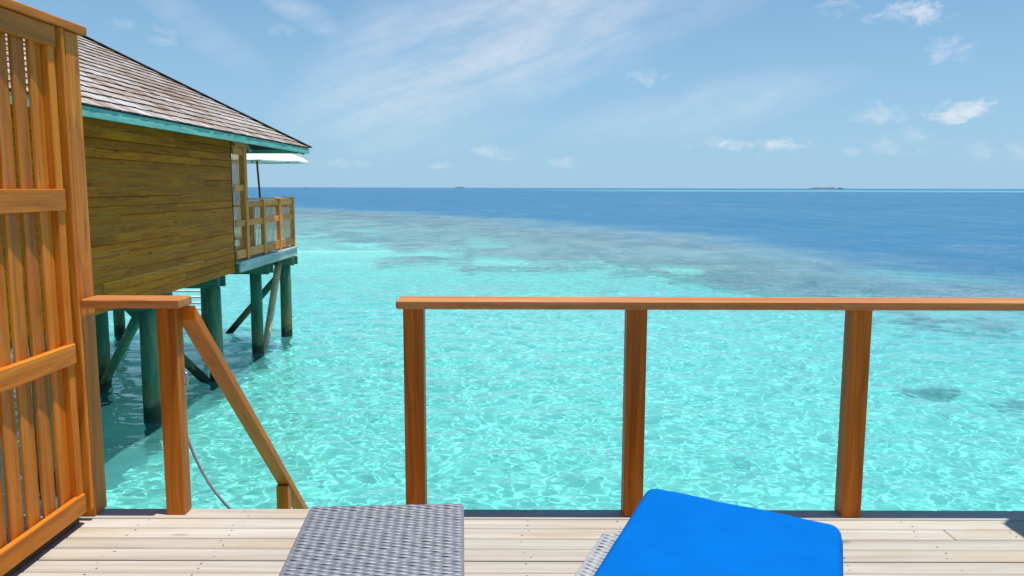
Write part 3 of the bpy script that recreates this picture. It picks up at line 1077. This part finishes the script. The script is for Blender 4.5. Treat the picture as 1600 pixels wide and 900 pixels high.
# other three slopes: courses as stepped strips
for c in range(n_course + 1):
    tt = c * expo
    z = EZ - 0.02 + SLOPE * tt
    for (a, b, up) in (((EX - tt, EY - tt), (X2 + tt, EY - tt), (0, -1)), ((X2 + tt, EY - tt), (X2 + tt, Y0 + tt), (1, 0)), ((X2 + tt, Y0 + tt), (EX - tt, Y0 + tt), (0, 1))):
        d = expo * 1.02
        b0 = len(bv)
        a, b, u = Vector((*a, z)), Vector((*b, z)), Vector((up[0], up[1], SLOPE)) * d
        e = (b - a).normalized() * d
        bv += [a, b, b + u - e, a + u + e, a + Vector((0, 0, .03)), b + Vector((0, 0, .03))]
        bf += [(b0 + 4, b0 + 5, b0 + 2, b0 + 3), (b0, b0 + 1, b0 + 5, b0 + 4)]
sc_me = mesh_from('shingle_courses', bv, bf, SHINGLE)
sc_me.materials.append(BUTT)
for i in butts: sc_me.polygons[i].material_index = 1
tag(obj('shingle_courses', sc_me, roof, Matrix.Identity(4)), kind='stuff')
# hip caps on the far corner line
hd = Vector((-1, -1, SLOPE)).normalized()
k = 0.0
hip0 = Vector((EX, EY, EZ))
while k < TR * math.sqrt(2 + SLOPE ** 2) - 0.1:
    a = hip0 + hd * k + Vector((0, 0, 0.02))
    beam('hip_cap', a - hd * 0.06, a + hd * 0.30, 0.15, 0.022, ROOFBASE, roof, (0, 0, 1), 0.003)
    k += 0.235
box('ridge_cap', EX - TR - 0.09, EX - TR + 0.09, Y0 + TR, EY - TR, zr + 0.0, zr + 0.03, ROOFBASE, roof)
FB = EZ - 0.145
# fascia boards: two courses, near side split into lengths
yy = [Y0 + 0.004, 6.4, 10.6, 14.9, EY - 0.004]
for a, b in zip(yy[:-1], yy[1:]):
    box('fascia_board', EX - 0.02, EX + 0.014, a, b - 0.004, FB + 0.074, EZ - 0.03, TEAL, villa, 0.004)
for a, b in zip([Y0 + 0.004, 5.0, 9.3, 13.2, 17.0], [5.0, 9.3, 13.2, 17.0, EY - 0.004]):
    box('fascia_board', EX - 0.02, EX + 0.021, a, b - 0.004, FB, FB + 0.071, TEAL, villa, 0.004)
box('fascia_board', X2 + 0.02, EX - 0.022, EY - 0.045, EY - 0.012, FB, EZ - 0.03, TEAL, villa, 0.004)
box('fascia_board', X2 + 0.02, EX - 0.022, Y0 + 0.012, Y0 + 0.045, FB, EZ - 0.03, TEAL, villa, 0.004)
# rafters under the overhang, and the hip rafter
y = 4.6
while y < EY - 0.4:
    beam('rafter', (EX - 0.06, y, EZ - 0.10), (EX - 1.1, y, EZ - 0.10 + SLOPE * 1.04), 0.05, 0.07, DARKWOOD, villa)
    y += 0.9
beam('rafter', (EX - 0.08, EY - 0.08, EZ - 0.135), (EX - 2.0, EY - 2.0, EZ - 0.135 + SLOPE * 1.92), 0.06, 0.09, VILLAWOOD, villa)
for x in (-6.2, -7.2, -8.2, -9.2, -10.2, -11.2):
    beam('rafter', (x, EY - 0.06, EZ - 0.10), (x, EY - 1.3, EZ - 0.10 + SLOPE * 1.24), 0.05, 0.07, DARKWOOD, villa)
beam('strut', (-5.95, 17.75, 2.63), (-5.72, 17.75, 2.28), 0.06, 0.06, WHITEWOOD, villa)
box('lintel', -5.70, -5.52, 16.17, 16.83, 2.302, 2.42, VILLAWOOD, villa)
box('post', -5.67, -5.55, 16.84, 16.96, 0.0, 2.75, VILLAWOOD, villa)
# terrace
TY = 20.5
TX = -5.48
box('terrace_floor', -12.2, TX - 0.0, 16.17, TY + 0.03, -0.045, 0.0, GREYEDGE, villa, 0.004)
yy = [16.17, 17.45, 18.7, 19.6, TY]
for a, b in zip(yy[:-1], yy[1:]):
    box('deck_fascia', TX - 0.06, TX - 0.02, a, b - 0.012, -0.225, -0.047, GREYEDGE, villa, 0.004)
box('deck_fascia', -12.2, TX - 0.065, TY - 0.02, TY + 0.02, -0.225, -0.047, GREYEDGE, villa, 0.004)
box('floor_frame', -12.1, WX - 0.07, 4.6, TY - 0.03, -0.19, -0.05, PILE, villa, 0.004)

# piles, twin cross beams and braces
piles = [(-5.80, 12.6), (-5.80, 15.45), (-5.78, 17.95), (-5.70, 20.02), (-7.89, 15.17), (-9.96, 20.08), (-7.87, 20.45), (-7.9, 18.15),
         (-10.0, 15.2), (-10.0, 12.5), (-5.8, 9.7), (-5.8, 6.8), (-7.95, 9.4), (-10.2, 18.1), (-7.95, 6.8)]
for (x, y) in piles:
    r = random.uniform(0.128, 0.140)
    pts = [(0, 0, 0), (0.004, 0, .6), (-0.004, .003, 1.3), (0.0, 0.004, 2.2), (0.006, 0, 2.9), (0.003, 0, 3.68)]
    obj('pile', tube_mesh('pile', pts, [r * 1.03, r * 1.02, r, r * 1.0, r * 0.98, r * 0.96], PILEZ, 18, True, 0.012), villa,
        Matrix.Translation((x, y, WATER_Z - 1.6)))
for (y, xe) in ((6.8, -5.62), (9.7, -5.62), (12.6, -5.62), (15.45, -5.62), (17.95, -5.42), (20.02, -5.42)):
    for s in (-1, 1):
        box('cross_beam', -12.0, xe, y + s * 0.165 - 0.025, y + s * 0.165 + 0.025, -0.43, -0.228, PILE, villa, 0.004)
def log(p0, p1, r, mat=PILEZ):
    pts = [Vector(p0).lerp(Vector(p1), k / 5) for k in range(6)]
    obj('brace', tube_mesh('brace', pts, [r * (1.05 - 0.03 * k) for k in range(6)], mat, 12, True, 0.03), villa, Matrix.Identity(4))
log((-5.72, 20.22, -0.5), (-7.75, 20.6, -2.7), 0.085)
log((-5.80, 19.86, -0.35), (-5.90, 18.55, -2.75), 0.085, PALELOG)
log((-7.7, 15.3, -0.5), (-5.6, 15.25, -2.6), 0.09)
log((-5.95, 12.75, -0.45), (-7.95, 15.0, -2.5), 0.085)
log((-7.9, 12.7, -0.45), (-10.0, 15.0, -2.5), 0.085)

# villa terrace: tall slatted screen, low slatted balustrade, open front railing
vs = thing('slatted_screen', 'tall slatted timber screen at the corner of the far villa', 'screen', (-5.57, 16.5, 0))
RX = -5.57
for (z0, z1) in ((0.04, 0.22), (0.70, 0.83), (1.42, 1.55), (2.15, 2.29)):
    box('rail', RX - 0.02, RX + 0.012, 16.19, 16.75, z0, z1, VILLAWOOD, vs)
for k in range(7):
    y = 16.24 + k * 0.073
    box('slat', RX - 0.034, RX - 0.024, y - 0.016, y + 0.016, 0.05, 2.28, VILLAWOOD, vs, 0.002)
box('post', RX - 0.06, RX + 0.04, 16.752, 16.836, 0.0, 2.30, VILLAWOOD, vs)
vb = thing('slatted_balustrade', 'waist-high slatted timber balustrade along the terrace of the far villa', 'balustrade', (-5.57, 18.6, 0))
py_ = [16.88, 17.98, 19.19, 20.40]
for y in py_[1:]:
    box('post', RX - 0.05, RX + 0.045, y - 0.045, y + 0.045, 0.0, 1.225, VILLAWOOD, vb)
for a, b in zip(py_[:-1], py_[1:]):
    a2 = a + (0.047 if a > 17 else -0.03)
    for (z0, z1) in ((0.05, 0.24), (0.70, 0.83), (1.08, 1.205)):
        box('rail', RX - 0.015, RX + 0.015, a2, b - 0.047, z0, z1, VILLAWOOD, vb)
    n = int((b - a) / 0.1)
    for k in range(n):
        y = a2 + 0.05 + k * (b - a2 - 0.14) / (n - 1)
        box('slat', RX - 0.030, RX - 0.019, y - 0.015, y + 0.015, 0.06, 1.195, VILLAWOOD, vb, 0.002)
box('handrail', RX - 0.075, RX + 0.065, 16.85, 20.50, 1.2265, 1.262, VILLAWOOD, vb)
vf = thing('railing', 'open timber railing on the sea side of the far villa terrace', 'railing', (-8.6, 20.4, 0))
box('handrail', -11.9, RX - 0.08, 20.33, 20.46, 1.0, 1.05, VILLAWOOD, vf)
for x in (-6.6, -7.65, -8.7, -9.75, -10.8, -11.8):
    box('post', x - 0.05, x + 0.05, 20.35, 20.44, 0.0, 1.0, VILLAWOOD, vf)

tb = thing('side_table', 'low white table half hidden behind the slats of the far balustrade', 'table', (-6.05, 17.6, 0))
box('table_top', -6.3, -5.8, 17.2, 17.95, 0.37, 0.40, WHITEPLASTIC, tb, 0.006)
for sx in (-6.26, -5.84):
    for sy in (17.25, 17.9):
        box('leg', sx - 0.02, sx + 0.02, sy - 0.02, sy + 0.02, 0.0, 0.37, WHITEPLASTIC, tb)


def parasol(label, base, top, r, zr_, zp, n=8, rot=0.0, square=False, pole_mat=POLEWOOD, group=None):
    base, top = Vector(base), Vector(top)
    t = thing('parasol', label, 'parasol', base, group)
    T = Matrix.Identity(4)
    obj('pole', tube_mesh('pole', [base + Vector((0, 0, .05)), base.lerp(top, .5), top], 0.026, pole_mat, 12), t, T)
    bs_ = tube_mesh('base', [base, base + Vector((0, 0, .045)), base + Vector((0, 0, .06)), base + Vector((0, 0, .28))], [0.24, 0.23, 0.05, 0.04], DARKMETAL, 20)
    obj('base', bs_, t, T)
    cx, cy = top.x, top.y
    prof = [(0.0, 1.0), (0.25, 0.86), (0.5, 0.66), (0.72, 0.45), (0.88, 0.24), (0.97, 0.08), (1.0, 0.0)]
    verts, faces = [], []
    sub = 4
    N = n * sub
    for (q, hgt) in prof:
        for k in range(N):
            th = rot + 2 * math.pi * k / N
            # straight edges between ribs, with a slight sag
            loc_ = ((k % sub) / sub - 0.5) * 2 * math.pi / n if True else 0
            rr = r * q * math.cos(math.pi / n) / math.cos(((k % sub) / sub) * 2 * math.pi / n - math.pi / n)
            sag = 0.012 * q * math.sin(math.pi * (k % sub) / sub)
            verts.append((cx + rr * math.cos(th), cy + rr * math.sin(th), zr_ + (zp - zr_) * hgt - sag))
    for j in range(len(prof) - 1):
        for k in range(N):
            k2 = (k + 1) % N
            faces.append((j * N + k, (j + 1) * N + k, (j + 1) * N + k2, j * N + k2))
    # valance
    b0 = (len(prof) - 1) * N
    for k in range(N):
        v = verts[b0 + k]
        verts.append((v[0], v[1], v[2] - 0.03))
    for k in range(N):
        k2 = (k + 1) % N
        faces.append((b0 + k, b0 + N + k, b0 + N + k2, b0 + k2))
    me = mesh_from('canopy', verts, faces, CANVAS, False)
    cn = obj('canopy', me, t, T)
    bm = bmesh.new(); bm.from_mesh(me); bmesh.ops.remove_doubles(bm, verts=bm.verts, dist=1e-4); bm.to_mesh(me); bm.free()
    sol = cn.modifiers.new('thickness', 'SOLIDIFY'); sol.thickness = 0.006; sol.offset = -1
    for k in range(n):
        th = rot + 2 * math.pi * k / n
        a = Vector((cx, cy, zp - 0.05)); mid_ = Vector((cx + r * .72 * math.cos(th), cy + r * .72 * math.sin(th), zr_ + (zp - zr_) * .45 - .035))
        b = Vector((cx + r * .985 * math.cos(th), cy + r * .985 * math.sin(th), zr_ - .012))
        obj('rib', tube_mesh('rib', [a, mid_, b], 0.010, DARKMETAL, 6), t, T)
    obj('hub', tube_mesh('hub', [(cx, cy, zp - .4), (cx, cy, zp - .3)], 0.05, DARKMETAL, 12), t, T)
    obj('finial', tube_mesh('finial', [(cx, cy, zp - .01), (cx, cy, zp + .03), (cx, cy, zp + .06)], [0.03, 0.035, 0.01], DARKMETAL, 10), t, T)
    return t


parasol('open white parasol on the far villa terrace below the eaves', (-6.22, 20.1, 0), (-6.33, 20.05, 2.52), 1.26, 2.14, 2.53, rot=R(22.5))

parasol('guessed open white parasol out of view right of the near deck, added for its shadow', (3.82, 2.87, 0), (3.82, 2.87, 2.46), 1.30, 2.10, 2.48, rot=R(22.5))  # unseen parasol, a guess, added to cast the shadow at the deck's right

vstair = thing('staircase', 'whitewashed steps going down to the water behind the villa stilts', 'stairs', (-9.2, 21.5, WATER_Z))
for k in range(11):
    y = 20.75 + k * 0.25
    z = -0.15 - k * 0.205
    box('tread', -9.9, -8.58, y, y + 0.2, z - 0.04, z, WHITEWOOD, vstair, 0.004)
for x in (-9.94, -8.54):
    beam('stringer', (x, 20.6, -0.06), (x, 23.4, -0.06 - 2.8 * 0.82), 0.05, 0.2, WHITEWOOD, vstair, (0, 0, 1), 0.004)

# ------------------------------------------------------------------ far away: islands and a boat
def island(label, cx, cy, length, height, seed):
    t = thing('island', label, 'island', (cx, cy, WATER_Z))
    r = random.Random(seed)
    n, m = 40, 8
    verts, faces = [], []
    for i in range(n + 1):
        for j in range(m + 1):
            u, v = i / n * 2 - 1, j / m * 2 - 1
            verts.append((cx + u * length / 2 * 1.08, cy + v * length * 0.22, WATER_Z - 0.5 + 2.5 * max(0, 1 - u * u) * max(0, 1 - v * v)))
    for i in range(n):
        for j in range(m):
            a = i * (m + 1) + j
            faces.append((a, a + m + 1, a + m + 2, a + 1))
    obj('shore', mesh_from('shore', verts, faces, ISLESAND, True), t, Matrix.Identity(4))
    bm = bmesh.new()
    for k in range(70):
        u = r.uniform(-1, 1)
        s = height * (0.35 + 0.5 * r.random()) * (1 - abs(u) ** 4 * 0.6)
        mm = Matrix.Translation((cx + u * length / 2, cy + r.uniform(-.15, .15) * length, WATER_Z + s * 0.55)) @ Matrix.Diagonal((s * 0.8, s * 0.8, s * 0.62, 1))
        bmesh.ops.create_icosphere(bm, subdivisions=1, radius=1, matrix=mm)
    for v in bm.verts:
        v.co += Vector((r.uniform(-1, 1), r.uniform(-1, 1), r.uniform(-1, 1))) * height * 0.06
    me = bpy.data.meshes.new('trees'); bm.to_mesh(me); bm.free(); me.materials.append(ISLE)
    o = obj('trees', me, t, Matrix.Identity(4)); o['kind'] = 'stuff'
    return t


island('low wooded island on the horizon, longer one right of centre', 2330, 6000, 260, 15, 3)
island('tiny wooded island on the horizon left of centre', -390, 6000, 70, 9, 4)
bt = thing('boat', 'tiny dark boat on the horizon right of the parasol', 'boat', (-766, 3000, WATER_Z))
hv = [(-5, -1.2, .1), (5, -1.2, .1), (6.5, 0, 1.6), (5, 1.2, .1), (-5, 1.2, .1), (-5, -1.5, 1.3), (4.5, -1.5, 1.3), (4.5, 1.5, 1.3), (-5, 1.5, 1.3)]
hf = [(0, 1, 6, 5), (1, 2, 6), (2, 3, 7), (3, 4, 8, 7), (4, 0, 5, 8), (5, 6, 7, 8), (6, 2, 7), (0, 4, 3, 1), (1, 3, 2)]
obj('hull', mesh_from('hull', hv, hf, BOATHULL), bt, Matrix.Translation((-766, 3000, WATER_Z)))
obj('cabin', box_mesh('cabin', 5, 2.2, 2.2, 0.15, BOATHULL), bt, Matrix.Translation((-767, 3000, WATER_Z + 2.35)))
obj('mast', tube_mesh('mast', [(-765, 3000, WATER_Z + 1), (-765, 3000, WATER_Z + 7)], 0.12, BOATHULL, 6), bt, Matrix.Identity(4))
